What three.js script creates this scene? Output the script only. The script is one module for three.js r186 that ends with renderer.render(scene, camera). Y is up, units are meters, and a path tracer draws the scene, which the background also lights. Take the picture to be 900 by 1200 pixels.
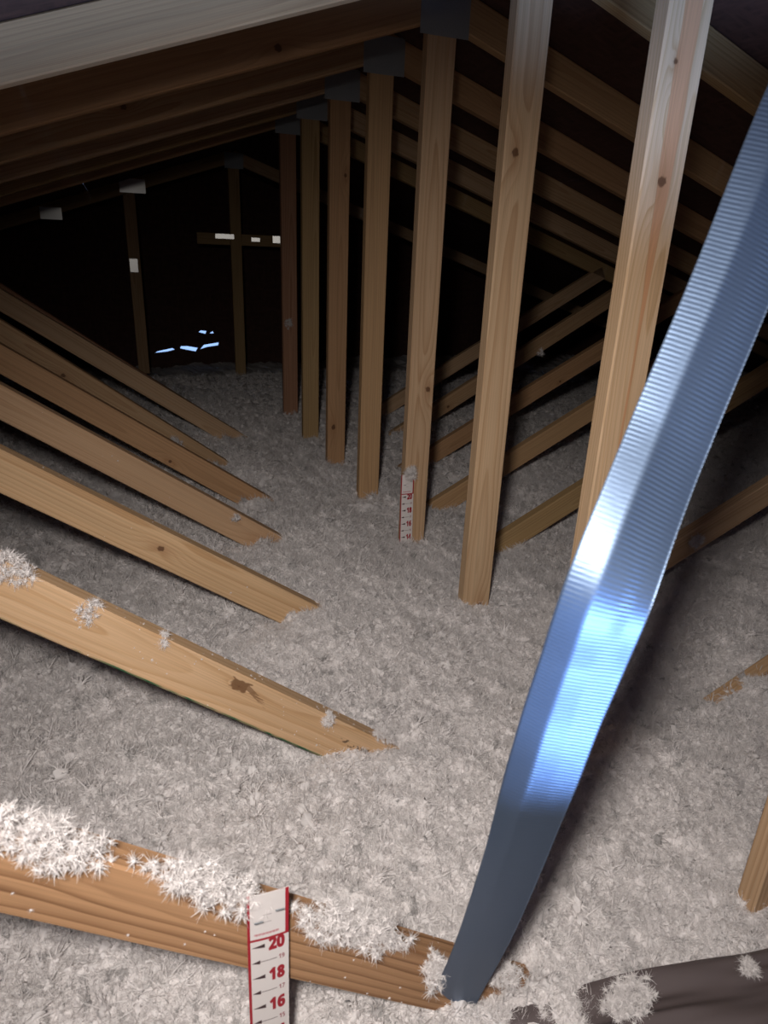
import * as THREE from 'three';
import { mergeGeometries, mergeVertices } from 'three/addons/utils/BufferGeometryUtils.js';
import { RectAreaLightUniformsLib } from 'three/addons/lights/RectAreaLightUniformsLib.js';

// ---------------------------------------------------------------- camera, sky, lights, exposure
// Local frame: x across the house, y up, d = distance along the ridge from the camera. EYE is the camera height over the ceiling slab.
const EYE = 1.45;
const W = (x, y, d) => new THREE.Vector3(x, y + EYE, -d);
const scene = new THREE.Scene();
scene.background = new THREE.Color(0.42, 0.68, 1.25);            // daylight sky, seen only through the gaps in the far gable
const camera = new THREE.PerspectiveCamera(74.5, 0.75, 0.02, 60);
camera.position.copy(W(0, 0, 0));
camera.up.set(0.0896, 0.932, -0.3513);
camera.lookAt(W(0.33277, -0.36041, 0.87141));
camera.focus = 2.0; camera.userData.fStop = 9;
scene.add(camera);

RectAreaLightUniformsLib.init();
const torchLight = new THREE.SpotLight(new THREE.Color(1, 0.93, 0.87), 6.3, 0, THREE.MathUtils.degToRad(51), 1, 2);
torchLight.position.copy(W(-0.12, 0.20, -0.05));
torchLight.target.position.copy(W(0.403, -0.726, 1.0));
torchLight.castShadow = true; torchLight.shadow.mapSize.set(2048, 2048); torchLight.shadow.radius = 2.2;
torchLight.shadow.camera.near = 0.03; torchLight.shadow.bias = -0.0005;
scene.add(torchLight, torchLight.target);
// added cool panel in the unseen hatch, in place of daylight from below
const PANEL = { w: 0.6, h: 0.06, at: W(0.02, -1.45, -0.90), to: W(0.28, 0.2, 0.6) };
const panelLight = new THREE.RectAreaLight(new THREE.Color(0.36, 0.56, 1.0), 800, PANEL.w, PANEL.h);
panelLight.position.copy(PANEL.at); panelLight.lookAt(PANEL.to);
scene.add(panelLight);
const EXPOSURE = 1.0;

// ---------------------------------------------------------------- helpers
function rng(seed) { let s = seed | 0; return () => { s = (s + 0x6d2b79f5) | 0; let t = Math.imul(s ^ (s >>> 15), 1 | s); t = (t + Math.imul(t ^ (t >>> 7), 61 | t)) ^ t; return ((t ^ (t >>> 14)) >>> 0) / 4294967296; }; }
const fade = (t) => t * t * (3 - 2 * t), mix = (a, b, t) => a + (b - a) * t, clamp = (v, a = 0, b = 1) => Math.min(b, Math.max(a, v));
const smooth = (a, b, v) => fade(clamp((v - a) / (b - a)));
const h2 = (x, y, s) => { let n = Math.imul(x, 374761393) + Math.imul(y, 668265263) + Math.imul(s, 1442695041) | 0; n = Math.imul(n ^ (n >>> 13), 1274126177); return ((n ^ (n >>> 16)) >>> 0) / 4294967296; };
function noise2(x, y, s = 0) {                                      // value noise, -1..1
  const i = Math.floor(x), j = Math.floor(y), u = fade(x - i), v = fade(y - j);
  return 2 * mix(mix(h2(i, j, s), h2(i + 1, j, s), u), mix(h2(i, j + 1, s), h2(i + 1, j + 1, s), u), v) - 1;
}
const fbm = (x, y, s, n = 3) => { let a = 0, k = 1, t = 0; for (let i = 0; i < n; i++) { a += k * noise2(x, y, s + i * 17); t += k; k *= 0.5; x *= 2.03; y *= 2.03; } return a / t; };
const used = {};
const numbered = (n) => { const k = used[n] = (used[n] ?? -1) + 1; return k ? n + '_' + String(k).padStart(3, '0') : n; };
function shade(o) { o.traverse((c) => { if (c.isMesh) { c.castShadow = true; c.receiveShadow = true; } }); return o; }
function tag(o, label, category, group, kind) { Object.assign(o.userData, { label, category }); if (group) o.userData.group = group; if (kind) o.userData.kind = kind; return o; }
function thing(name, pos, label, category, group) { const o = new THREE.Group(); o.name = numbered(name); o.position.copy(pos); scene.add(o); return tag(o, label, category, group); }
function part(name, geo, mat, parent) { const m = new THREE.Mesh(geo, mat); m.name = name; parent.add(m); return m; }
function struct(name, obj, label) { obj.name = name; obj.userData.kind = 'structure'; if (label) obj.userData.label = label; scene.add(obj); return obj; }

// ---------------------------------------------------------------- wood
const sRGB = (v) => Math.round(255 * clamp(v <= 0.0031308 ? v * 12.92 : 1.055 * Math.pow(v, 1 / 2.4) - 0.055));
const TW = 256, TH = 1024;
// texture columns: 0..0.7 wide face, 0.7..0.85 upper narrow face, 0.85..1 lower narrow face; rows run along the length L (metres)
function woodTexture(seed, L, o = {}) {
  const data = new Uint8Array(TW * TH * 4), R = rng(seed);
  const early = o.early ?? [0.60, 0.405, 0.245], late = o.late ?? [0.41, 0.225, 0.105], heartCol = o.heart ?? [0.56, 0.32, 0.21];
  const freq = o.freq ?? 105, contrast = (o.contrast ?? 0.75) * 1.55, warp = o.warp ?? 1, pith = o.pith ?? (0.01 + R() * 0.05), lean = (R() - 0.5) * 0.03;
  const depth = o.depth ?? 0.012, knots = o.knots ?? [];
  for (let j = 0; j < TH; j++) {
    const v = (j + 0.5) / TH * L;
    for (let i = 0; i < TW; i++) {
      const q = (i + 0.5) / TW, face = q < 0.7 ? 0 : q < 0.85 ? 1 : 2;
      const s = face === 0 ? q / 0.7 * 0.0889 : face === 1 ? 0.0889 + (q - 0.7) / 0.15 * 0.0381 : (q - 0.85) / 0.15 * -0.0381;
      let sk = s, kn = 0, ring = 0, halo = 0;
      for (const k of knots) {
        if (face && !k.edge) continue;
        const dx = (s - k.s) / k.r, dy = (v - k.v) / (k.r * 1.15), e = dx * dx + dy * dy;
        ring += (k.pull ?? 2.2) * Math.exp(-(dx * dx * 0.12 + dy * dy * 0.018)) * Math.sign(1);
        halo = Math.max(halo, 0.45 * Math.exp(-(dx * dx * 0.35 + dy * dy * 0.05)));
        const rag = 1 + 0.25 * noise2(dx * 2.3 + k.v * 9, dy * 2.3, seed + 5);
        kn = Math.max(kn, 1 - smooth(0.75, 1.15, Math.sqrt(e) * rag));
      }
      const c = pith + lean * v + 0.012 * warp * noise2(v * 1.6, 1.3, seed), dd = depth + 0.010 * warp * noise2(v * 2.1, 7.7, seed + 3) + 0.006 * v;
      const rr = Math.hypot(sk - c, dd * 1.2) + 0.0012 * warp * fbm(s * 60, v * 9, seed + 9, 2);
      const ph = rr * freq + ring, t = ph - Math.floor(ph);
      let lw = Math.pow(t, 2.2) * (1 - smooth(0.9, 1, t));
      lw *= 0.65 + 0.35 * noise2(Math.floor(ph) * 3.1, v * 1.2, seed + 31);
      const fibre = 0.06 * noise2(s * 2600, v * 18, seed + 41) + 0.10 * noise2(s * 700, v * 3, seed + 43), blot = 0.09 * fbm(s * 14, v * 3.2, seed + 47, 3);
      let heart = 0;
      if (o.heartBand) {
        const [c0, wide] = o.heartBand, wv = wide(v);
        const off = Math.abs(s / 0.0889 - c0(v) - 0.02 * noise2(v * 16, 0.5, seed)) - wv;
        heart = face === 0 ? 1 - smooth(-0.012, 0.012, off) : 0;
        if (face === 0 && Math.abs(off) < 0.014 && wv > 0.01) lw = Math.max(lw, 0.9 * (1 - Math.abs(off) / 0.014));
      }
      const m = clamp(lw * contrast), p = (j * TW + i) * 4;
      const dark = kn * 0.85, stain = o.stain ? o.stain(s, v, seed) : 0, green = o.green && (face === 2 || (face === 0 && s < 0.0055)) ? clamp(o.green(v) + 0.5 * noise2(v * 60, s * 120, seed)) : 0;
      const mark = o.mark && face === 0 ? o.mark(s, v) : 0;
      for (let k = 0; k < 3; k++) {
        let a = mix(mix(early[k], heartCol[k], heart), late[k], m * (heart ? 0.55 : 1)) * (1 + fibre + blot);
        a = mix(a, [0.33, 0.15, 0.06][k], halo); a = mix(a, [0.105, 0.040, 0.014][k], dark);
        a = mix(a, [0.16, 0.075, 0.03][k], stain);
        a = mix(a, [0.03, 0.115, 0.05][k], green);
        a = mix(a, [0.05, 0.03, 0.02][k], mark);
        data[p + k] = sRGB(a);
      }
      data[p + 3] = 255;
    }
  }
  const t = new THREE.DataTexture(data, TW, TH, THREE.RGBAFormat);
  t.colorSpace = THREE.SRGBColorSpace; t.magFilter = THREE.LinearFilter; t.minFilter = THREE.LinearMipmapLinearFilter; t.generateMipmaps = true;
  t.wrapS = t.wrapT = THREE.RepeatWrapping; t.needsUpdate = true;
  return t;
}
const woodMat = (seed, L, o) => new THREE.MeshStandardMaterial({ map: woodTexture(seed, L, o), roughness: 0.72 });
// a planed 2x4 along +x from 0 to L: chamfered edges, square ends; texture spans tl metres from its start
function boardGeo(L, tl, { h = 0.0889, w = 0.0381, c = 0.003, flip = false } = {}) {
  const H = h / 2, D = w / 2;
  const ring = [[H - c, D], [-H + c, D], [-H, D - c], [-H, -D + c], [-H + c, -D], [H - c, -D], [H, -D + c], [H, D - c]];   // (y, z) round the section
  const pos = [], uv = [], idx = [];
  const q = (y) => 0.7 * (flip ? 0.5 - y / h : 0.5 + y / h);
  const cols = [[q(ring[0][0]), q(ring[1][0])], [0.02, 0.01], [0.86, 0.995], [0.01, 0.02], [q(ring[4][0]), q(ring[5][0])], [0.68, 0.69], [0.71, 0.84], [0.69, 0.68]];
  for (let f = 0; f < 8; f++) {
    const a = ring[f], b = ring[(f + 1) % 8], n = pos.length / 3;
    pos.push(0, a[0], a[1], 0, b[0], b[1], L, b[0], b[1], L, a[0], a[1]);
    const [u0, u1] = cols[f], t = L / tl; uv.push(u0, 0, u1, 0, u1, t, u0, t);
    idx.push(n, n + 1, n + 2, n, n + 2, n + 3);
  }
  for (const [x, s] of [[0, 1], [L, -1]]) {
    const n = pos.length / 3;
    for (const [y, z] of ring) { pos.push(x, y, z); uv.push(0.35 + z * 3, 0.5 + y * 0.4); }
    for (let k = 1; k < 7; k++) s > 0 ? idx.push(n, n + k + 1, n + k) : idx.push(n, n + k, n + k + 1);
  }
  const g = new THREE.BufferGeometry();
  g.setAttribute('position', new THREE.Float32BufferAttribute(pos, 3)); g.setAttribute('uv', new THREE.Float32BufferAttribute(uv, 2)); g.setIndex(idx);
  const out = g.toNonIndexed(); out.computeVertexNormals(); return out;
}
const steel = new THREE.MeshStandardMaterial({ color: new THREE.Color(0.40, 0.43, 0.46), metalness: 0.35, roughness: 0.5 });
const newSteel = new THREE.MeshStandardMaterial({ color: new THREE.Color(0.75, 0.76, 0.74), metalness: 0.9, roughness: 0.3 });
const plateBump = (() => {
  const n = 128, d = new Uint8Array(n * n * 4);
  for (let j = 0; j < n; j++) for (let i = 0; i < n; i++) {
    const a = (i % 16) / 16 - 0.5, b = ((j + (Math.floor(i / 16) % 2) * 16) % 32) / 32 - 0.5, s = Math.abs(a) < 0.14 && Math.abs(b) < 0.36 ? 40 : 200;
    const p = (j * n + i) * 4; d[p] = d[p + 1] = d[p + 2] = s; d[p + 3] = 255;
  }
  const t = new THREE.DataTexture(d, n, n); t.magFilter = THREE.LinearFilter; t.wrapS = t.wrapT = THREE.RepeatWrapping; t.needsUpdate = true; return t;
})();
steel.bumpMap = plateBump; steel.bumpScale = 0.001;

// ---------------------------------------------------------------- the insulation's surface
const PTS = [[0.96, 0.59, -1.09], [0.42, 1.09, -1.0], [0.5, 1.09, -1.02], [0.9, 1.1, -1.04], [0.9, 1.59, -1.0], [0.4, 1.59, -0.95], [0.5, 1.63, -0.925], [0.54, 2.12, -0.925], [0.47, 1.12, -0.985], [0.9, 2.09, -1.01], [0.45, 2.09, -0.95], [0.9, 2.59, -1.0],
  [0.53, 2.59, -0.985], [0.9, 3.09, -0.985], [0.33, 3.09, -0.95], [0.9, 3.59, -0.99], [0.4, 3.59, -0.96], [0.9, 4.09, -0.97], [0.35, 0.5, -1.05], [0.5, 0.5, -1.07], [0.25, 0.7, -0.985], [0, 0.85, -0.975],
  [-0.1, 0.5, -1.03], [-0.3, 0.9, -1.0], [0.8, 0.4, -1.1], [1.3, 1.09, -1.10], [1.6, 1.09, -1.02], [1.66, 1.59, -1.04], [2.0, 1.59, -1.03], [1.32, 2.09, -1.075], [1.25, 2.59, -1.07], [1.45, 3.09, -1.03], [1.65, 3.6, -0.99],
  [-0.3, 1.5, -1.02], [-0.5, 2.1, -1.05], [-0.7, 3, -1.08], [-0.6, 4, -1.02], [0.5, 5, -0.98], [1.5, 5, -0.98], [0.5, 6.5, -1.12], [0.2, 7, -1.14], [0.9, 7, -1.12], [2.5, 4.5, -1.02], [3, 3, -1.08], [2.6, 2, -1.06], [2, 0.8, -1.04], [-2, 2, -1.1], [-2, 5, -1.1], [4, 2, -1.1], [4, 6, -1.1], [0, -0.3, -1.17], [0.5, -0.3, -1.17], [-0.4, -0.3, -1.17], [0, -1.5, -1.17], [1.5, -0.6, -1.08], [-2, -1, -1.1]];
function level(x, d) {
  let a = 0, b = 0;
  for (const [px, pd, py] of PTS) { const r = (px - x) ** 2 + (pd - d) ** 2, w = 1 / (r * r + 0.0006 + 0.004 * r); a += w * py; b += w; }
  return a / b;
}
const oct = (x, d, f, s) => { const a = 0.7 + s * 0.37, c = Math.cos(a), q = Math.sin(a); return noise2((x * c - d * q) * f + s * 1.37, (x * q + d * c) * f + s * 2.71, s); };   // each octave turned its own way
function fluff(x, d, fine) {
  const wx = x + 0.02 * oct(x, d, 9.3, 3), wd = d + 0.02 * oct(x, d, 9.1, 4);
  let y = 0.019 * oct(wx, wd, 5.3, 11) + 0.013 * oct(wx, wd, 11.7, 12) + 0.0145 * oct(wx, wd, 21.9, 21) + 0.0085 * (0.5 - Math.abs(oct(wx, wd, 43.3, 31)) * 1.3);
  if (fine > 0.02) y += fine * (0.0045 * oct(x, d, 87.1, 41) + 0.0032 * oct(x, d, 173.3, 51));
  return y;
}
const HATCH = { x0: -0.45, x1: 0.62, d0: -1.3, d1: -0.38 };
const surface = (x, d) => level(x, d) + fluff(x, d, clamp(1.6 - d * 0.28));

// ================================================================ SETTING
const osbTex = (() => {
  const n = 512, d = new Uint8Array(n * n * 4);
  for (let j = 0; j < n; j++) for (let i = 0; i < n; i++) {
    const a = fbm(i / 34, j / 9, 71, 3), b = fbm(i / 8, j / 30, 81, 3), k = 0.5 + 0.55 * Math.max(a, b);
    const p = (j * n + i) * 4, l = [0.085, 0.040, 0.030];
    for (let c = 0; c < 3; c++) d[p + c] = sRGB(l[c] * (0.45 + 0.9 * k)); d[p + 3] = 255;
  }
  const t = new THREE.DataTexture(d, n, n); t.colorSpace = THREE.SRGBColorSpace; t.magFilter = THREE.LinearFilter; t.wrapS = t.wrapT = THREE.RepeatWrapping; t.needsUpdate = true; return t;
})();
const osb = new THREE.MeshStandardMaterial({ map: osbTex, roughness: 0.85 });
const gyp = new THREE.MeshStandardMaterial({ color: new THREE.Color(0.45, 0.43, 0.40), roughness: 0.95 });
const APEX = { x: 0.908, y: 0.615 }, PITCH = Math.atan(0.333), D0 = -1.8, D1 = 7.1, SPAN = 6.62;
{ // ceiling slab under the insulation, with the hatch cut through it
  const g = new THREE.Group(), Y = -1.45, t = 0.02, xl = APEX.x - SPAN, xr = APEX.x + SPAN;
  const slab = (x0, x1, d0, d1) => { const b = new THREE.BoxGeometry(x1 - x0, t, d1 - d0); b.translate((x0 + x1) / 2, Y - t / 2 + EYE, -(d0 + d1) / 2); return b; };
  const H = HATCH;
  struct('floor', new THREE.Mesh(mergeGeometries([slab(xl, H.x0, D0, D1), slab(H.x1, xr, D0, D1), slab(H.x0, H.x1, D0, H.d0), slab(H.x0, H.x1, H.d1, D1), slab(H.x0 - 0.05, H.x1 + 0.05, H.d0 - 0.05, H.d1 + 0.05).translate(0, -0.25, 0)]), gyp), 'gypsum slab under the insulation');
  const fr = (x0, x1, d0, d1, yl = -1.15, yr = yl) => {                 // lining board, top yl to yr; unseen front one slanted to shape panel light
    const b = new THREE.BoxGeometry(x1 - x0, 1, d1 - d0), p = b.attributes.position; b.translate((x0 + x1) / 2, 0, -(d0 + d1) / 2);
    for (let i = 0; i < p.count; i++) p.setY(i, (p.getY(i) > 0 ? mix(yl, yr, (p.getX(i) - x0) / (x1 - x0)) : -1.70) + EYE); b.computeVertexNormals(); return b;
  };
  struct('cutoff_trim_1', new THREE.Mesh(mergeGeometries([fr(H.x0 - 0.02, H.x0, H.d0, H.d1), fr(H.x1, H.x1 + 0.02, H.d0, H.d1), fr(H.x0 - 0.02, H.x1 + 0.02, H.d1, H.d1 + 0.02, -1.158, -0.969), fr(H.x0 - 0.02, H.x1 + 0.02, H.d0 - 0.02, H.d0)]), osb), 'added boards lining the hatch, the front one slanted to cut off the panel light');
}
{ // roof sheathing: strand board panels over the trusses on both slopes
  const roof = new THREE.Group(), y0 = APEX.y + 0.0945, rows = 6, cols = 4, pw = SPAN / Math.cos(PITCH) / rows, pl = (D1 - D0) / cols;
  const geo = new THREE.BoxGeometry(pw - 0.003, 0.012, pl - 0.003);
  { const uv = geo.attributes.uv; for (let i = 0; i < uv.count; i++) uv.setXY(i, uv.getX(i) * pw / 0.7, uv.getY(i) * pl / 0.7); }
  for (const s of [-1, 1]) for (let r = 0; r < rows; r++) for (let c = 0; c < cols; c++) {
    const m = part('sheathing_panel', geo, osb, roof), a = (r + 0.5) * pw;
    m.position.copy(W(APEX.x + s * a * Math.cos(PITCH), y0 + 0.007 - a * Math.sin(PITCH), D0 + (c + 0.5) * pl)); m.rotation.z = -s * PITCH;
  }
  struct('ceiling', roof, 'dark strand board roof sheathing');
}
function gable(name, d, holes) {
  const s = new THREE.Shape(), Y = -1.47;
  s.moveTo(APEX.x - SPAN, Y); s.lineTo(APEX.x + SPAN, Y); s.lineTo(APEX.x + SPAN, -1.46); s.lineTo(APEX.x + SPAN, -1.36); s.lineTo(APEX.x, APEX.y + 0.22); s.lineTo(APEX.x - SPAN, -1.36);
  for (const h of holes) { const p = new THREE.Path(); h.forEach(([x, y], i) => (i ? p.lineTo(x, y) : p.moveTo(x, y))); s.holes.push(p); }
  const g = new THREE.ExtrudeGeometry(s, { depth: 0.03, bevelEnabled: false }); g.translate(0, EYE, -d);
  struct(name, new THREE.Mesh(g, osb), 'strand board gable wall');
}
const G = D1 / 6.09;   // ragged daylight gaps low in the far gable
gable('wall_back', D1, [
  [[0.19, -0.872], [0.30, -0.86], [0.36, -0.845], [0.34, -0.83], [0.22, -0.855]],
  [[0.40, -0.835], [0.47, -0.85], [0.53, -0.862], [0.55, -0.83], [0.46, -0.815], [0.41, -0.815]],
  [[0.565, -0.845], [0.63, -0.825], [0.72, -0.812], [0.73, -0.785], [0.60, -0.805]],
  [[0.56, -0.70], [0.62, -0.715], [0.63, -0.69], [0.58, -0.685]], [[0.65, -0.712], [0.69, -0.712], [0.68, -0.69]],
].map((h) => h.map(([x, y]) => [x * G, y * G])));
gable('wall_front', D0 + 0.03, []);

// ---------------------------------------------------------------- blown insulation: one mass nobody could count
const fibreMat = new THREE.MeshPhysicalMaterial({ color: new THREE.Color(0.86, 0.825, 0.815), roughness: 1, transmission: 0.15, thickness: 0, side: THREE.DoubleSide });
const flocMat = new THREE.MeshStandardMaterial({ color: 0xffffff, vertexColors: true, roughness: 1 });
function buildSurface() {
  const NU = 840, ds = [];
  for (let d = D0 + 0.06; d < 0.28; d += 0.05) ds.push(d);
  for (let d = 0.28; d < D1 - 0.06; d *= d < 3 ? 1.0043 : 1.011) ds.push(d);
  ds.push(D1 - 0.045);
  const pos = new Float32Array((NU + 1) * ds.length * 3), col = new Float32Array(pos.length), idx = [];
  ds.forEach((d, j) => {
    const dd = Math.max(d, 0.28), xl = -0.32 - 0.28 * dd, xr = 0.45 + 1.42 * dd ;
    for (let i = 0; i <= NU; i++) {
      const u = i / NU, x = u < 0.06 ? mix(APEX.x - 6.1, xl, u / 0.06) : u > 0.94 ? mix(Math.min(xr, 6.5), APEX.x + 6.1, (u - 0.94) / 0.06) : mix(xl, Math.min(xr, 6.5), (u - 0.06) / 0.88);
      const p = (j * (NU + 1) + i) * 3;
      pos[p] = x; pos[p + 1] = Math.min(surface(x, d), 0.55 - 0.333 * Math.abs(x - APEX.x)) + EYE; pos[p + 2] = -d;
      const k = 1 + 0.06 * noise2(x * 70, d * 70, 61) + 0.05 * noise2(x * 6, d * 6, 62) - 0.5 * smooth(0.80, 0.95, noise2(x * 120, d * 120, 63));
      col[p] = 0.80 * k; col[p + 1] = 0.765 * k; col[p + 2] = 0.755 * k;
    }
  });
  for (let j = 0; j + 1 < ds.length; j++) for (let i = 0; i < NU; i++) {
    const a = j * (NU + 1) + i, x = pos[a * 3], d = ds[j];
    if (x > HATCH.x0 - 0.05 && x < HATCH.x1 + 0.02 && d > HATCH.d0 - 0.05 && d < HATCH.d1 + 0.01) continue;
    idx.push(a, a + 1, a + NU + 1, a + 1, a + NU + 2, a + NU + 1);
  }
  const g = new THREE.BufferGeometry();
  g.setAttribute('position', new THREE.BufferAttribute(pos, 3)); g.setAttribute('color', new THREE.BufferAttribute(col, 3)); g.setIndex(idx); g.computeVertexNormals();
  return g;
}
// a tuft: knobbly core and curling shreds of glass wool; unit size, base at the origin
function tuftGeo(seed, shreds, { core = 0.42, len = 0.75, wide = 0.034, up = 0.35, detail = 2, curl = 0.6 } = {}) {
  const R = rng(seed), pos = [], idx = [];
  let ico = new THREE.IcosahedronGeometry(core, detail); ico.deleteAttribute('normal'); ico.deleteAttribute('uv'); ico = mergeVertices(ico, 1e-4);
  const ip = ico.attributes.position;
  for (let i = 0; i < ip.count; i++) { const v = new THREE.Vector3().fromBufferAttribute(ip, i), k = 0.75 + 0.5 * R() + 0.6 * noise2(v.x * 7 + seed, v.y * 7 + v.z * 5, seed); pos.push(v.x * k, v.y * k, v.z * k); }
  for (const i of ico.index.array) idx.push(i);
  const dir = new THREE.Vector3(), side = new THREE.Vector3(), bend = new THREE.Vector3(), p = new THREE.Vector3();
  const rv = (o) => o.set(R() * 2 - 1, R() * 2 - 1, R() * 2 - 1).normalize();
  for (let s = 0; s < shreds; s++) {
    rv(dir); dir.y += up; dir.normalize(); rv(side).cross(dir).normalize(); rv(bend);
    p.copy(dir).multiplyScalar(core * 0.6);
    const L = len * (0.45 + R()), w0 = wide * (0.5 + R()), n = pos.length / 3, seg = 3;
    for (let k = 0; k <= seg; k++) {
      const w = w0 * (1 - 0.75 * k / seg);
      pos.push(p.x - side.x * w, p.y - side.y * w, p.z - side.z * w, p.x + side.x * w, p.y + side.y * w, p.z + side.z * w);
      if (k < seg) idx.push(n + 2 * k, n + 2 * k + 1, n + 2 * k + 3, n + 2 * k, n + 2 * k + 3, n + 2 * k + 2);
      dir.addScaledVector(bend, curl).normalize(); p.addScaledVector(dir, L / seg);
    }
  }
  const g = new THREE.BufferGeometry(); g.setAttribute('position', new THREE.Float32BufferAttribute(pos, 3)); g.setIndex(idx);
  g.computeVertexNormals(); return g;
}
const TUFTS = [1, 2, 3, 4, 5].map((s) => tuftGeo(s * 101, 60, { core: 0.36, len: 0.95, wide: 0.04 }));
{
  const mass = new THREE.Mesh(buildSurface(), flocMat); mass.name = 'blown_insulation'; scene.add(mass);
  tag(mass, 'deep bed of white blown fibreglass insulation covering the attic floor', 'insulation', null, 'stuff');
  const R = rng(77), per = 30000, m4 = new THREE.Matrix4(), q = new THREE.Quaternion(), e = new THREE.Euler(), col = new THREE.Color();
  TUFTS.forEach((g, t) => {
    const im = new THREE.InstancedMesh(g, fibreMat, per); im.name = 'insulation_tuft'; im.userData.kind = 'stuff';
    for (let i = 0; i < per; i++) {
      const far = R() < 0.3, d = far ? 1.7 * Math.pow(3.4, R()) : 0.36 + 1.7 * Math.pow(R(), 0.75), x = mix(-0.2 - 0.26 * d, 0.35 + 1.36 * d, R());
      const s = (far ? 0.011 + 0.014 * R() : (0.0055 + 0.0125 * R() * R()) * (R() < 0.09 ? 1.8 : 1)) * (1 + 0.1 * d);
      e.set(R() * 6.3, R() * 6.3, R() * 6.3); q.setFromEuler(e);
      m4.compose(W(x, surface(x, d) + s * (R() * 0.45 - 0.2), d), q, new THREE.Vector3(s * (0.7 + 0.8 * R()), s * (0.5 + 0.5 * R()), s)); im.setMatrixAt(i, m4);
      const k = R() < 0.03 ? 0.55 : 0.9 + 0.16 * R(); im.setColorAt(i, col.setRGB(k, k, k * 1.0));
    }
    mass.add(im);
  });
}

// ================================================================ ROOF TRUSSES
const LT = 1.7;                                                   // metres of board that one wood texture spans
const zOf = (n) => 0.59 + 0.5 * n;
const generic = [[301, {}], [302, { freq: 125, contrast: 0.6, early: [0.57, 0.36, 0.185] }], [303, { freq: 90, early: [0.55, 0.36, 0.20], knots: [{ s: 0.03, v: 0.9, r: 0.008 }] }],
  [304, { freq: 115, early: [0.50, 0.335, 0.16], late: [0.33, 0.19, 0.07] }], [305, { freq: 95, knots: [{ s: 0.06, v: 0.5, r: 0.009 }, { s: 0.02, v: 1.35, r: 0.006 }], early: [0.53, 0.31, 0.16] }]].map(([s, o]) => woodMat(s, LT, o));
const reddish = woodMat(306, LT, { early: [0.42, 0.22, 0.13], late: [0.27, 0.12, 0.06] });
// texture rows are measured from the foot of a post (y = -1.45) and from the upper end of a web
const fy = (y) => (y + 1.45);
const hero = {
  k1: woodMat(401, 2.2, { freq: 150, contrast: 0.62, depth: 0.03, pith: 0.02, early: [0.66, 0.46, 0.285], late: [0.44, 0.25, 0.10], heartBand: [(v) => 0.46 + 0.03 * (v - 1.5), (v) => 0.03 + 0.17 * smooth(fy(-0.18), fy(0.28), v)],
    knots: [{ s: 0.046, v: fy(0.133), r: 0.0085, pull: 3 }, { s: 0.059, v: fy(0.313), r: 0.0042 }], heart: [0.60, 0.315, 0.165] }),
  k2: woodMat(402, 2.2, { freq: 110, contrast: 0.65, depth: 0.02, pith: 0.05, early: [0.62, 0.43, 0.26], knots: [{ s: 0.060, v: fy(0.23), r: 0.0092, pull: 2 }, { s: 0.032, v: fy(-0.985), r: 0.010, pull: 2 }] }),
  k3: woodMat(403, 2.2, { freq: 105, contrast: 0.6, pith: 0.045, knots: [{ s: 0.022, v: fy(-0.427), r: 0.009, pull: 3 }] }),
  l0: woodMat(404, 1.7, { freq: 82, contrast: 0.8, warp: 2.6, depth: 0.012, pith: 0.06, early: [0.45, 0.255, 0.13], late: [0.17, 0.075, 0.030] }),
  l1: woodMat(405, 1.7, { freq: 85, contrast: 0.6, warp: 2, pith: 0.03, early: [0.63, 0.42, 0.245], late: [0.45, 0.255, 0.11], green: (v) => 0.75 * smooth(1.02, 1.15, v) * (1 - smooth(1.58, 1.66, v)),
    knots: [{ s: 0.066, v: 1.334, r: 0.002, pull: 2.5 }], stain: (s, v, seed) => { const a = (v - 1.334) / 0.02, b = (s - 0.068) / 0.011, e = 0.25 * noise2(a * 3, b * 3, seed), tail = Math.abs((s - 0.068 + (v - 1.36) * 0.35) / 0.005) < 1 && v > 1.345 && v < 1.39 + 0.02 * noise2(s * 700, 2, 4) ? 0.7 : 0; return Math.max(tail, 0.9 * (1 - smooth(0.85, 1.05, Math.max(Math.abs(a), Math.abs(b)) + e))); }, mark: (s, v) => { const a = (v - 1.635) / 0.04, b = (s - 0.052) / 0.008; return Math.abs(a) < 1 && Math.abs(b + 0.5 * noise2(a * 4, 1, 5)) < 0.5 && noise2(a * 9, b * 1.5, 8) > 0.15 ? 0.8 : 0; } }),
  l2: woodMat(406, 1.7, { freq: 130, contrast: 0.6, depth: 0.03, pith: 0.09, warp: 0.5, early: [0.63, 0.42, 0.235], late: [0.42, 0.22, 0.085], knots: [{ s: 0.045, v: 1.239, r: 0.007 }] }),
  l3: woodMat(407, 1.7, { freq: 90, contrast: 0.45, early: [0.58, 0.375, 0.22], knots: [{ s: 0.04, v: 1.66, r: 0.014, pull: 2 }] }),
  plain: generic,
};
const postGeo = boardGeo(2.09, 2.2), chordGeo = boardGeo(6.75, LT), webGeo = {};
const web = (L) => (webGeo[L.toFixed(2)] ??= boardGeo(L, LT));
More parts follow.
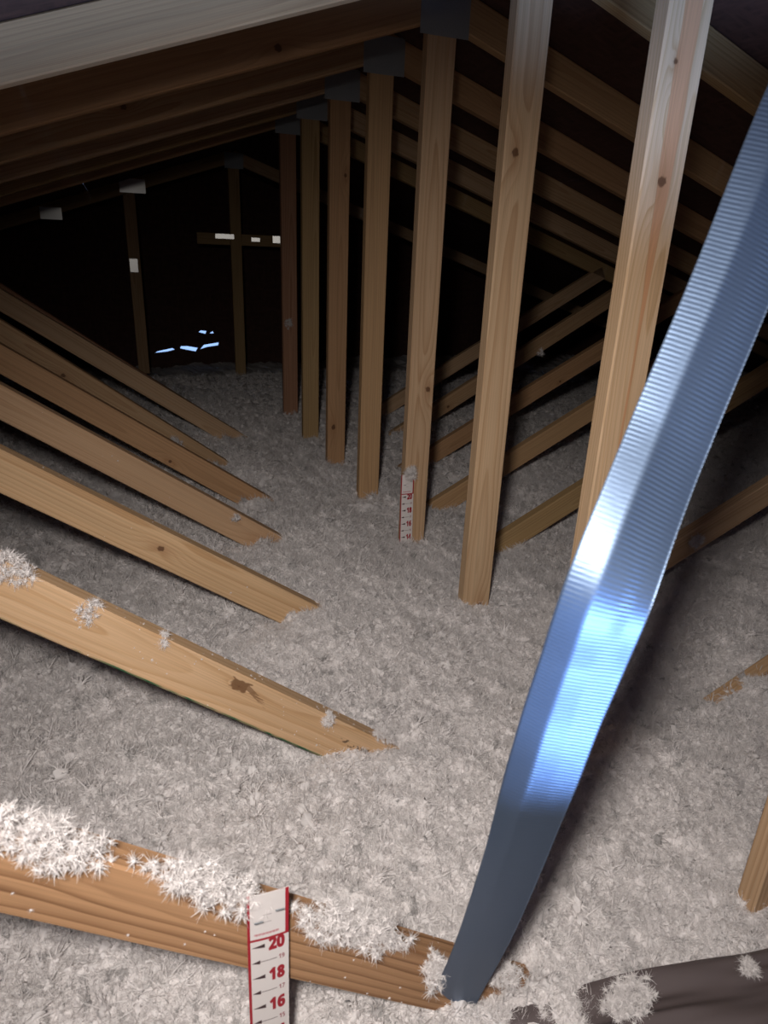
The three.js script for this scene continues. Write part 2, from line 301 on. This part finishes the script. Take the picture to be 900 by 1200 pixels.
// lines: [x, y, slope] of a web's centre line
const TRUSS = [
  { n: 0, left: [-0.038, -0.676, -0.797], right: [0.96, -1.30, 0.56], label: 'nearest roof truss, its left diagonal heaped with fluff beside the large ruler', kx: 0.998, m: { left: hero.l0 }, kturn: 0.0, ky: 0.30 },
  { n: 1, left: [0.111, -0.774, -0.782], right: [1.45, -1.09, 0.50], label: 'roof truss with pink-streaked king post beside the strap and a green-edged left diagonal', m: { post: hero.k1, left: hero.l1 } },
  { n: 2, left: [-0.29, -0.468, -0.70], right: [1.99, -0.725, 0.50], label: 'roof truss whose pale king post has one round knot high up', m: { post: hero.k2, left: hero.l2 } },
  { n: 3, left: [-0.35, -0.423, -0.70], right: [1.316, -1.03, 0.534], label: 'roof truss whose king post carries the small white and red ruler', m: { post: hero.k3, left: hero.l3 } },
  { n: 4, left: [-0.404, -0.387, -0.70], right: [1.57, -0.893, 0.546], label: 'roof truss just behind the one with the ruler on its king post', m: { post: generic[1], left: generic[4] } },
  { n: 5, left: [-0.0535, -0.67, -0.75], right: [1.43, -0.983, 0.55], label: 'roof truss second behind the ruler post, two fluff clumps on its left diagonal', m: { post: generic[4], left: generic[2] } },
  { n: 6, left: [0.131, -0.726, -0.69], right: [1.64, -0.886, 0.58], label: 'dim roof truss with olive brown king post, next to the reddish last one', m: { post: generic[3], left: generic[0] } },
  { n: 7, left: [0.131, -0.80, -0.72], right: [1.64, -0.9, 0.57], label: 'dark reddish roof truss, last of the close row, a fluff tuft on its post', m: { post: reddish, left: reddish } },
  { n: 11, left: [0.131, -0.66, -0.73], right: [1.64, -0.9, 0.57], label: 'faint lone roof truss far back in the dark, amid small bright glints', m: { post: generic[3] }, far: true },
];
const plateGeo = (w, h) => { const g = new THREE.BoxGeometry(w, h, 0.0015); const uv = g.attributes.uv; for (let i = 0; i < uv.count; i++) uv.setXY(i, uv.getX(i) * w / 0.05, uv.getY(i) * h / 0.05); return g; };
const peakPlate = plateGeo(0.15, 0.115);
for (const T of TRUSS) {
  const kx = T.kx ?? 0.908, D = zOf(T.n), t = thing('roof_truss', W(kx, -1.45, D), T.label, 'truss', 'row of roof trusses');
  const put = (m, x, y, ang) => { m.position.set(x - kx, y + 1.45, 0); m.rotation.z = ang; return m; };
  const pick = (k) => generic[(T.n * 3 + k) % 5];
  const post = put(part('king_post', postGeo, T.m.post ?? pick(0), t), kx, -1.45, Math.PI / 2);
  if (T.kturn) post.rotation.x = T.kturn;
  for (const s of [-1, 1]) {                                       // top chords from the peak down to the eaves
    const c = part('top_chord', chordGeo, pick(1 + s), t); put(c, APEX.x, APEX.y + 0.047, s < 0 ? Math.PI + PITCH : -PITCH);
  }
  for (const side of T.far ? [] : ['left', 'right']) {
    const [x, y, k] = T[side], s = side === 'left' ? -1 : 1, xj = 0.908 + s * 0.05, yj = y + k * (xj - x);   // foot at the post, head at the chord
    const dx = (APEX.y + 0.02 - yj) / (Math.abs(k) + 0.333), L = dx * Math.hypot(1, k), ang = Math.atan(Math.abs(k));
    const m = part('diagonal_web', web(L), T.m[side] ?? pick(3 + s), t);
    if (s < 0) put(m, xj - dx, yj + Math.abs(k) * dx, -ang); else put(m, xj, yj, ang);
  }
  const pl = part('gusset_plate', peakPlate, steel, t); put(pl, APEX.x + 0.005, APEX.y + 0.015, 0); pl.position.z = 0.0205;
  if (T.far) {                                                    // splice plates that throw the light back
    const bright = newSteel;
    const bar = part('collar_tie', web(0.8), generic[3], t); put(bar, 0.6, 0.045, 0); bar.position.z = -0.06;
    const hang = part('hanger', web(1.4), generic[2], t); put(hang, 0.10, -1.05, Math.PI / 2); hang.position.z = -0.06;
    for (const [x, y, w, h, tx, ty] of [[-0.466, 0.172, 0.15, 0.085, 0, 0], [0.131, 0.398, 0.19, 0.10, 0, 0], [0.091, -0.181, 0.06, 0.10, 0, 0], [0.816, 0.066, 0.15, 0.036, 0, -0.13], [1.069, 0.051, 0.07, 0.03, 0, -0.17], [1.256, 0.059, 0.085, 0.055, 0, -0.2]]) {
      const p = part('gusset_plate', plateGeo(w, h), bright, t); put(p, x, y, 0); p.position.z = 0.022; p.rotation.y = ty; p.rotation.x = tx;
    }
  }
}

// ================================================================ THINGS
// rulers
const rulerTex = (() => {
  const cv = document.createElement('canvas'); cv.width = 256; cv.height = 2048; const c = cv.getContext('2d'), red = '#a51428';
  c.fillStyle = '#e4dedc'; c.fillRect(0, 0, 256, 2048);
  const IN = 2048 / 23, W2 = 256;                                 // 23 inches tall; top of the '20' band at 3 inches
  c.fillStyle = red; c.fillRect(0, 0, 17, 2048); c.fillRect(W2 - 22, 0, 22, 2.85 * IN); c.fillRect(0, 2.75 * IN, W2, 12);
  c.fillStyle = 'rgba(120,110,112,0.45)'; c.fillRect(95, 1.3 * IN, 55, 4); c.fillRect(100, 1.75 * IN, 48, 4);
  c.fillStyle = 'rgba(165,20,40,0.55)'; for (let i = 0; i < 22; i++) c.fillRect(42 + i * 7, 2.42 * IN, 4 + (i * 5) % 3, 9 + (i * 7) % 5);
  c.textAlign = 'right'; c.textBaseline = 'middle';
  for (let n = 20; n > 0; n--) {
    const y = (23 - n + 0.25) * IN, big = n % 2 === 0;
    c.fillStyle = big ? '#a01226' : '#8d3540'; c.font = `bold ${big ? 92 : 36}px sans-serif`;
    if (big) { c.lineWidth = 7; c.strokeStyle = '#a01226'; c.strokeText(String(n), W2 - 26, y); }
    c.fillText(String(n), W2 - 26, y);
    c.fillStyle = '#3a2226'; const x1 = big ? 105 : 75;
    c.beginPath(); c.moveTo(22, y + 3); c.lineTo(x1, y - 11); c.lineTo(x1, y + 11); c.closePath(); c.fill();
    if (!big) { c.fillStyle = 'rgba(60,40,45,0.6)'; c.fillRect(75, y - 2, 105, 4); }
  }
  const t = new THREE.CanvasTexture(cv); t.colorSpace = THREE.SRGBColorSpace; t.anisotropy = 8; return t;
})();
function ruler(x0, x1, yTop, d, lean, label) {
  const w = x1 - x0, h = 23 * 0.0254, ny = 24, g = new THREE.BoxGeometry(w, h, 0.0009, 4, ny, 1), p = g.attributes.position;
  for (let i = 0; i < p.count; i++) { const y = p.getY(i) / h; p.setZ(i, p.getZ(i) + 0.004 * Math.sin((y + 0.5) * 5) + 0.0015 * Math.cos(p.getX(i) / w * 3)); }
  g.computeVertexNormals(); g.translate(0, -h / 2, 0);
  const t = thing('depth_ruler', W((x0 + x1) / 2, yTop, d), label, 'ruler'); t.rotation.z = lean;
  const card = part('card', g, new THREE.MeshStandardMaterial({ map: rulerTex, roughness: 0.6 }), t);
  for (const s of [-1, 1]) { const st = part('staple', new THREE.BoxGeometry(0.010, 0.0012, 0.0014), steel, t); st.position.set(s * w * 0.25, -0.03 + 0.006 * s, 0.0035); }
  return t;
}
ruler(0.0675, 0.116, -0.682, 0.556, -0.015, 'large white and red depth ruler on the nearest fluff-covered diagonal');
ruler(0.848, 0.8965, -0.722, 2.062, 0.012, 'small white and red depth ruler fixed to a king post in mid distance');

// strap
{
  const depth = [[[1035, -90], 0.56], [[1000, 0], 0.55], [[935, 150], 0.54], [[864, 330], 0.535], [[793, 500], 0.53], [[714, 700], 0.515], [[680, 790], 0.56], [[657, 850], 0.60], [[640, 900], 0.63], [[606, 1000], 0.70], [[568, 1100], 0.83], [[534, 1172], 0.98], [[522, 1205], 1.05]];
  const right = new THREE.Vector3(0.93874, 0.03883, 0.34242), up = new THREE.Vector3(0.0896, 0.932, -0.3513), fwd = new THREE.Vector3(0.33277, -0.36041, -0.87141);
  const pts = depth.map(([[x, y], d]) => W(0, 0, 0).addScaledVector(right, (x - 450) / 789 * d).addScaledVector(up, -(y - 600) / 789 * d).addScaledVector(fwd, d));
  pts.unshift(W(0.86, 0.66, 0.60), W(0.70, 0.36, 0.56));
  const curve = new THREE.CatmullRomCurve3(pts, false, 'centripetal'), N = 2200, M = 28, width = 0.067, pos = [], idx = [], L = curve.getLength();
  const tang = new THREE.Vector3(), sideV = new THREE.Vector3(), nrm = new THREE.Vector3(), C = new THREE.Vector3();
  for (let j = 0; j <= N; j++) {
    const u = j / N, s = u * L; curve.getPointAt(u, C); curve.getTangentAt(u, tang);
    const view = C.clone().sub(camera.position).normalize();
    const yi = C.y - EYE, mid = smooth(-0.10, -0.24, yi) * (1 - smooth(-0.44, -0.56, yi)), low = smooth(-0.44, -0.6, yi);
    nrm.set(mix(mix(-0.30, -0.47, mid), -0.30, low), mix(mix(0.02, -0.2, mid), 0.15, low), 0.93);
    sideV.crossVectors(nrm, tang).normalize().negate(); nrm.crossVectors(tang, sideV).normalize().negate();
    if (nrm.z < 0) nrm.negate(); if (sideV.x < 0) sideV.negate();
    for (let i = 0; i <= M; i++) {
      const a = i / M - 0.5, x = a * width;
      // a crease down the length, a shallow cup, and cross ribs of the weave
      let z = -0.45 * width * Math.max(0, -0.17 - a) * (1 - 0.8 * low) + 0.0005 * noise2(s * 7, a * 2, 3);
      const rib = Math.sin(s / 0.0042 * 2 * Math.PI + 0.6 * noise2(a * 7, s * 24, 6)), patch = 0.35 + 0.65 * smooth(-0.25, 0.35, noise2(s * 11, a * 4.5, 7) + (Math.abs(a + 0.38) < 0.12 ? 0.5 : 0));
      z += (a < -0.17 ? 0.00014 : 0.00026) * rib * patch * (1 - low) + 0.00006 * noise2(s * 900, a * 40, 9);
      pos.push(C.x + sideV.x * x + nrm.x * z, C.y + sideV.y * x + nrm.y * z, C.z + sideV.z * x + nrm.z * z);
    }
  }
  const K = (N + 1) * (M + 1), front = pos.slice();
  for (let j = 0; j < N; j++) for (let i = 0; i < M; i++) { const a = j * (M + 1) + i; idx.push(a, a + M + 1, a + 1, a + 1, a + M + 1, a + M + 2); }
  const g = new THREE.BufferGeometry(); g.setAttribute('position', new THREE.Float32BufferAttribute(pos, 3)); g.setIndex(idx); g.computeVertexNormals();
  const n = g.attributes.normal, both = front.slice();
  for (let i = 0; i < K; i++) both.push(front[i * 3] - n.getX(i) * 0.0014, front[i * 3 + 1] - n.getY(i) * 0.0014, front[i * 3 + 2] - n.getZ(i) * 0.0014);
  const all = idx.slice(); for (let i = 0; i < idx.length; i += 3) all.push(idx[i] + K, idx[i + 2] + K, idx[i + 1] + K);
  for (let j = 0; j < N; j++) for (const i of [0, M]) { const a = j * (M + 1) + i, b = a + M + 1; all.push(a, a + K, b, b, a + K, b + K); }
  const G2 = new THREE.BufferGeometry(); G2.setAttribute('position', new THREE.Float32BufferAttribute(both, 3)); G2.setIndex(all); G2.computeVertexNormals();
  const base = curve.getPointAt(1); G2.translate(-base.x, -base.y, -base.z);
  const strap = new THREE.Mesh(G2, new THREE.MeshPhysicalMaterial({ color: new THREE.Color(0.13, 0.18, 0.265), metalness: 0.9, roughness: 0.5, side: THREE.DoubleSide }));
  strap.name = 'strap'; strap.position.copy(base); scene.add(strap);
  tag(strap, 'blue grey ribbed strap hanging slantwise across the right foreground', 'strap');
}

// crumpled dark sheet at the lower right edge
{
  const g = new THREE.PlaneGeometry(1, 1, 160, 70), p = g.attributes.position;
  for (let i = 0; i < p.count; i++) {
    const u = p.getX(i) + 0.5, v = p.getY(i) + 0.5;               // u along the far edge, v from the far edge to the camera
    const x = mix(0.36, 1.15, u) + 0.03 * v, d = mix(0.57, 0.47, u) - 0.30 * v;
    const fold = 0.010 * Math.sin(v * 23 + 2.2 * noise2(u * 3, v * 2, 4)) + 0.012 * noise2(u * 2.2, v * 7, 6) + 0.004 * noise2(u * 8, v * 24, 7);
    p.setXYZ(i, x, -1.045 + EYE + fold - 0.02 * u + 0.03 * smooth(0, 0.25, v) - 0.05 * (1 - smooth(0, 0.12, u)), -d);
  }
  g.computeVertexNormals(); g.translate(-0.7, 0.05 - EYE + 1.0, 0.4);
  const s = new THREE.Mesh(g, new THREE.MeshStandardMaterial({ color: new THREE.Color(0.125, 0.1, 0.1), roughness: 0.6, side: THREE.DoubleSide }));
  s.name = 'plastic_sheet'; s.position.set(0.7, -0.05 + EYE - 1.0, -0.4); scene.add(s);
  tag(s, 'dark grey creased sheet lying on the insulation in the lower right corner', 'sheet');
}

// loose clumps of fluff caught on the wood
const shredA = [11, 12, 13].map((s) => tuftGeo(s * 37, 44, { core: 0.24, len: 1.05, wide: 0.05, up: 0, detail: 1, curl: 0.85 }));
function clump(x, y, d, rx, ry, rz, ang, count, size, seed, label) {
  const R = rng(seed), list = [], m4 = new THREE.Matrix4(), q = new THREE.Quaternion(), e = new THREE.Euler();
  for (let i = 0; i < count * 1.3; i++) {
    const a = R() * 6.283, b = R() * 2 - 1, r = Math.cbrt(R()), k = Math.sqrt(1 - b * b), s = size * (0.5 + 0.75 * R());
    const lump = 1 + 0.35 * noise2(a * 1.5 + seed, b * 2, seed);
    e.set(R() * 6.3, R() * 6.3, R() * 6.3); q.setFromEuler(e);
    m4.compose(new THREE.Vector3(rx * r * k * Math.cos(a) * lump, ry * r * b * lump, rz * r * k * Math.sin(a) * lump), q, new THREE.Vector3(s, s, s));
    list.push(shredA[Math.floor(R() * 3)].clone().applyMatrix4(m4));
  }
  const m = new THREE.Mesh(mergeGeometries(list), fibreMat); m.name = numbered('insulation_clump'); m.position.copy(W(x, y, d)); m.rotation.z = ang; scene.add(m);
  return tag(m, label, 'insulation clump', 'clumps of fluff caught on the wood');
}
const A0 = -0.672, A1 = -0.664;
clump(-0.120, -0.548, 0.572, 0.068, 0.024, 0.022, A0, 150, 0.0095, 1, 'fluff clump at left end of the nearest diagonal, cut by the picture edge');
clump(0.030, -0.663, 0.572, 0.082, 0.021, 0.022, A0, 180, 0.0095, 2, 'long fluff clump on the nearest diagonal just left of the large ruler');
clump(0.205, -0.800, 0.570, 0.098, 0.024, 0.022, A0, 230, 0.0095, 3, 'fluff clump on the nearest diagonal just right of the large ruler');
clump(0.318, -0.925, 0.565, 0.016, 0.040, 0.02, 0.1, 80, 0.009, 4, 'upright fluff clump on the nearest diagonal, touching the left edge of the strap');
clump(0.375, -1.045, 0.545, 0.060, 0.020, 0.04, 0, 150, 0.010, 17, 'fluff clump heaped over the foot of the strap');
clump(0.425, -0.985, 0.572, 0.050, 0.018, 0.02, A0, 90, 0.0095, 18, 'fluff clump on the nearest diagonal, right of the strap');
clump(0.60, -1.015, 0.49, 0.045, 0.018, 0.03, 0.1, 100, 0.010, 19, 'larger fluff clump lying on the dark creased sheet');
clump(0.82, -1.02, 0.47, 0.016, 0.012, 0.014, 0.1, 24, 0.009, 20, 'small fluff tuft lying on the dark creased sheet, near the right picture edge');
clump(1.50, -1.050, 1.062, 0.085, 0.022, 0.024, 0.46, 110, 0.011, 21, 'fluff strip along the half-buried diagonal at the right picture edge');
clump(-0.205, -0.478, 1.078, 0.052, 0.022, 0.024, A1, 90, 0.010, 5, 'big fluff clump on the green-edged diagonal at the left picture edge');
clump(-0.102, -0.572, 1.072, 0.020, 0.024, 0.016, A1, 36, 0.009, 6, 'upright fluff clump on the green-edged diagonal, next to the biggest one there');
clump(0.011, -0.643, 1.072, 0.010, 0.012, 0.010, A1, 12, 0.008, 7, 'small fluff tuft on the top edge of the green-edged diagonal, above its knot');
clump(0.308, -0.874, 1.068, 0.014, 0.017, 0.010, A1, 20, 0.008, 8, 'star-shaped fluff tuft on the face of the green-edged diagonal, past the knot');
clump(0.430, -0.955, 1.072, 0.034, 0.010, 0.012, A1, 34, 0.007, 9, 'thin strip of fluff on the lower end of the green-edged diagonal');
clump(0.878, -0.716, 2.055, 0.022, 0.026, 0.022, 0, 42, 0.012, 10, 'ball of fluff stuck above the small ruler on the king post');
clump(1.712, -0.855, 1.56, 0.026, 0.020, 0.016, 0.4, 32, 0.011, 11, 'fluff tuft on the right diagonal just right of the strap');
clump(0.155, -0.830, 3.045, 0.030, 0.028, 0.022, -0.6, 34, 0.014, 12, 'small fluff clump partway up a dim left diagonal, above the wide heap');
clump(0.440, -0.935, 3.02, 0.065, 0.042, 0.05, -0.6, 70, 0.016, 13, 'wide fluff heap at the foot of a dim left diagonal');
clump(0.277, -0.823, 2.06, 0.012, 0.014, 0.012, 0, 12, 0.010, 14, 'tiny fluff tuft on the left diagonal third behind the fluff-heaped nearest one');
clump(0.895, -0.416, 4.06, 0.022, 0.026, 0.02, 0, 20, 0.014, 15, 'faint fluff tuft halfway up the dark reddish king post');
clump(1.955, -0.447, 2.99, 0.016, 0.014, 0.012, 0, 10, 0.011, 16, 'fluff speck on a right diagonal, between the two pale king posts');
{ // specks of wool sprinkled over the near diagonals
  const R = rng(9), list = [], m4 = new THREE.Matrix4(), q = new THREE.Quaternion(), e = new THREE.Euler();
  for (const [n, count] of [[0, 70], [1, 110], [2, 26], [3, 14]]) {
    const [x, y, k] = TRUSS[n].left, ca = 1 / Math.hypot(1, k), sa = k * ca;
    for (let i = 0; i < count; i++) {
      const t = -0.3 + R() * 0.95, f = R() < 0.55 ? 0.044 : (R() * 2 - 1) * 0.042, s = 0.0012 + 0.003 * R() * R();
      if (x + t * ca > 0.5) continue;
      e.set(R() * 6, R() * 6, R() * 6); q.setFromEuler(e);
      m4.compose(W(x + t * ca - f * sa, y + t * sa + f * ca, zOf(n) - (f > 0.043 ? R() * 0.03 - 0.015 : 0.0195)), q, new THREE.Vector3(s, s, s));
      list.push(TUFTS[Math.floor(R() * 5)].clone().applyMatrix4(m4));
    }
  }
  const m = new THREE.Mesh(mergeGeometries(list), fibreMat); m.name = 'insulation_specks'; scene.add(m);
  tag(m, 'scattered white specks of wool on the near diagonal boards', 'insulation', null, 'stuff');
}

// ---------------------------------------------------------------- torch and added hatch panel behind the camera
{
  const t = thing('torch', torchLight.position.clone(), 'small black torch held beside the camera', 'torch');
  t.lookAt(torchLight.target.position);
  const black = new THREE.MeshStandardMaterial({ color: 0x151515, roughness: 0.5 });
  const body = part('body', new THREE.LatheGeometry([[0.0, -0.13], [0.011, -0.13], [0.011, -0.04], [0.016, -0.025], [0.016, -0.010], [0.0145, -0.010], [0.0, -0.012]].map(([x, y]) => new THREE.Vector2(x, y)), 28), black, t); body.rotation.x = Math.PI / 2;
  const glow = part('lens', new THREE.CircleGeometry(0.014, 24), new THREE.MeshStandardMaterial({ color: 0x222222, emissive: new THREE.Color(1, 0.93, 0.87), emissiveIntensity: 4 }), t); glow.position.z = -0.009;
}
{  // glowing panel added in place of daylight rising through the hatch
  const t = thing('added_hatch_panel', PANEL.at.clone(), 'unseen cool panel added in the hatch to stand in for daylight from below', 'hatch panel'); t.lookAt(PANEL.to);
  const b = part('housing', new THREE.BoxGeometry(PANEL.w + 0.03, PANEL.h + 0.03, 0.03), new THREE.MeshStandardMaterial({ color: 0x202224, roughness: 0.5 }), t); b.position.z = -0.03;
  const g = part('diffuser', new THREE.PlaneGeometry(PANEL.w, PANEL.h), new THREE.MeshStandardMaterial({ color: 0x333333, emissive: new THREE.Color(0.36, 0.56, 1.0), emissiveIntensity: 5 }), t); g.position.z = -0.010;
}
shade(scene);

const renderer = new THREE.WebGLRenderer({ antialias: true });
renderer.toneMapping = THREE.LinearToneMapping;
renderer.toneMappingExposure = EXPOSURE;
renderer.shadowMap.enabled = true;
renderer.render(scene, camera);
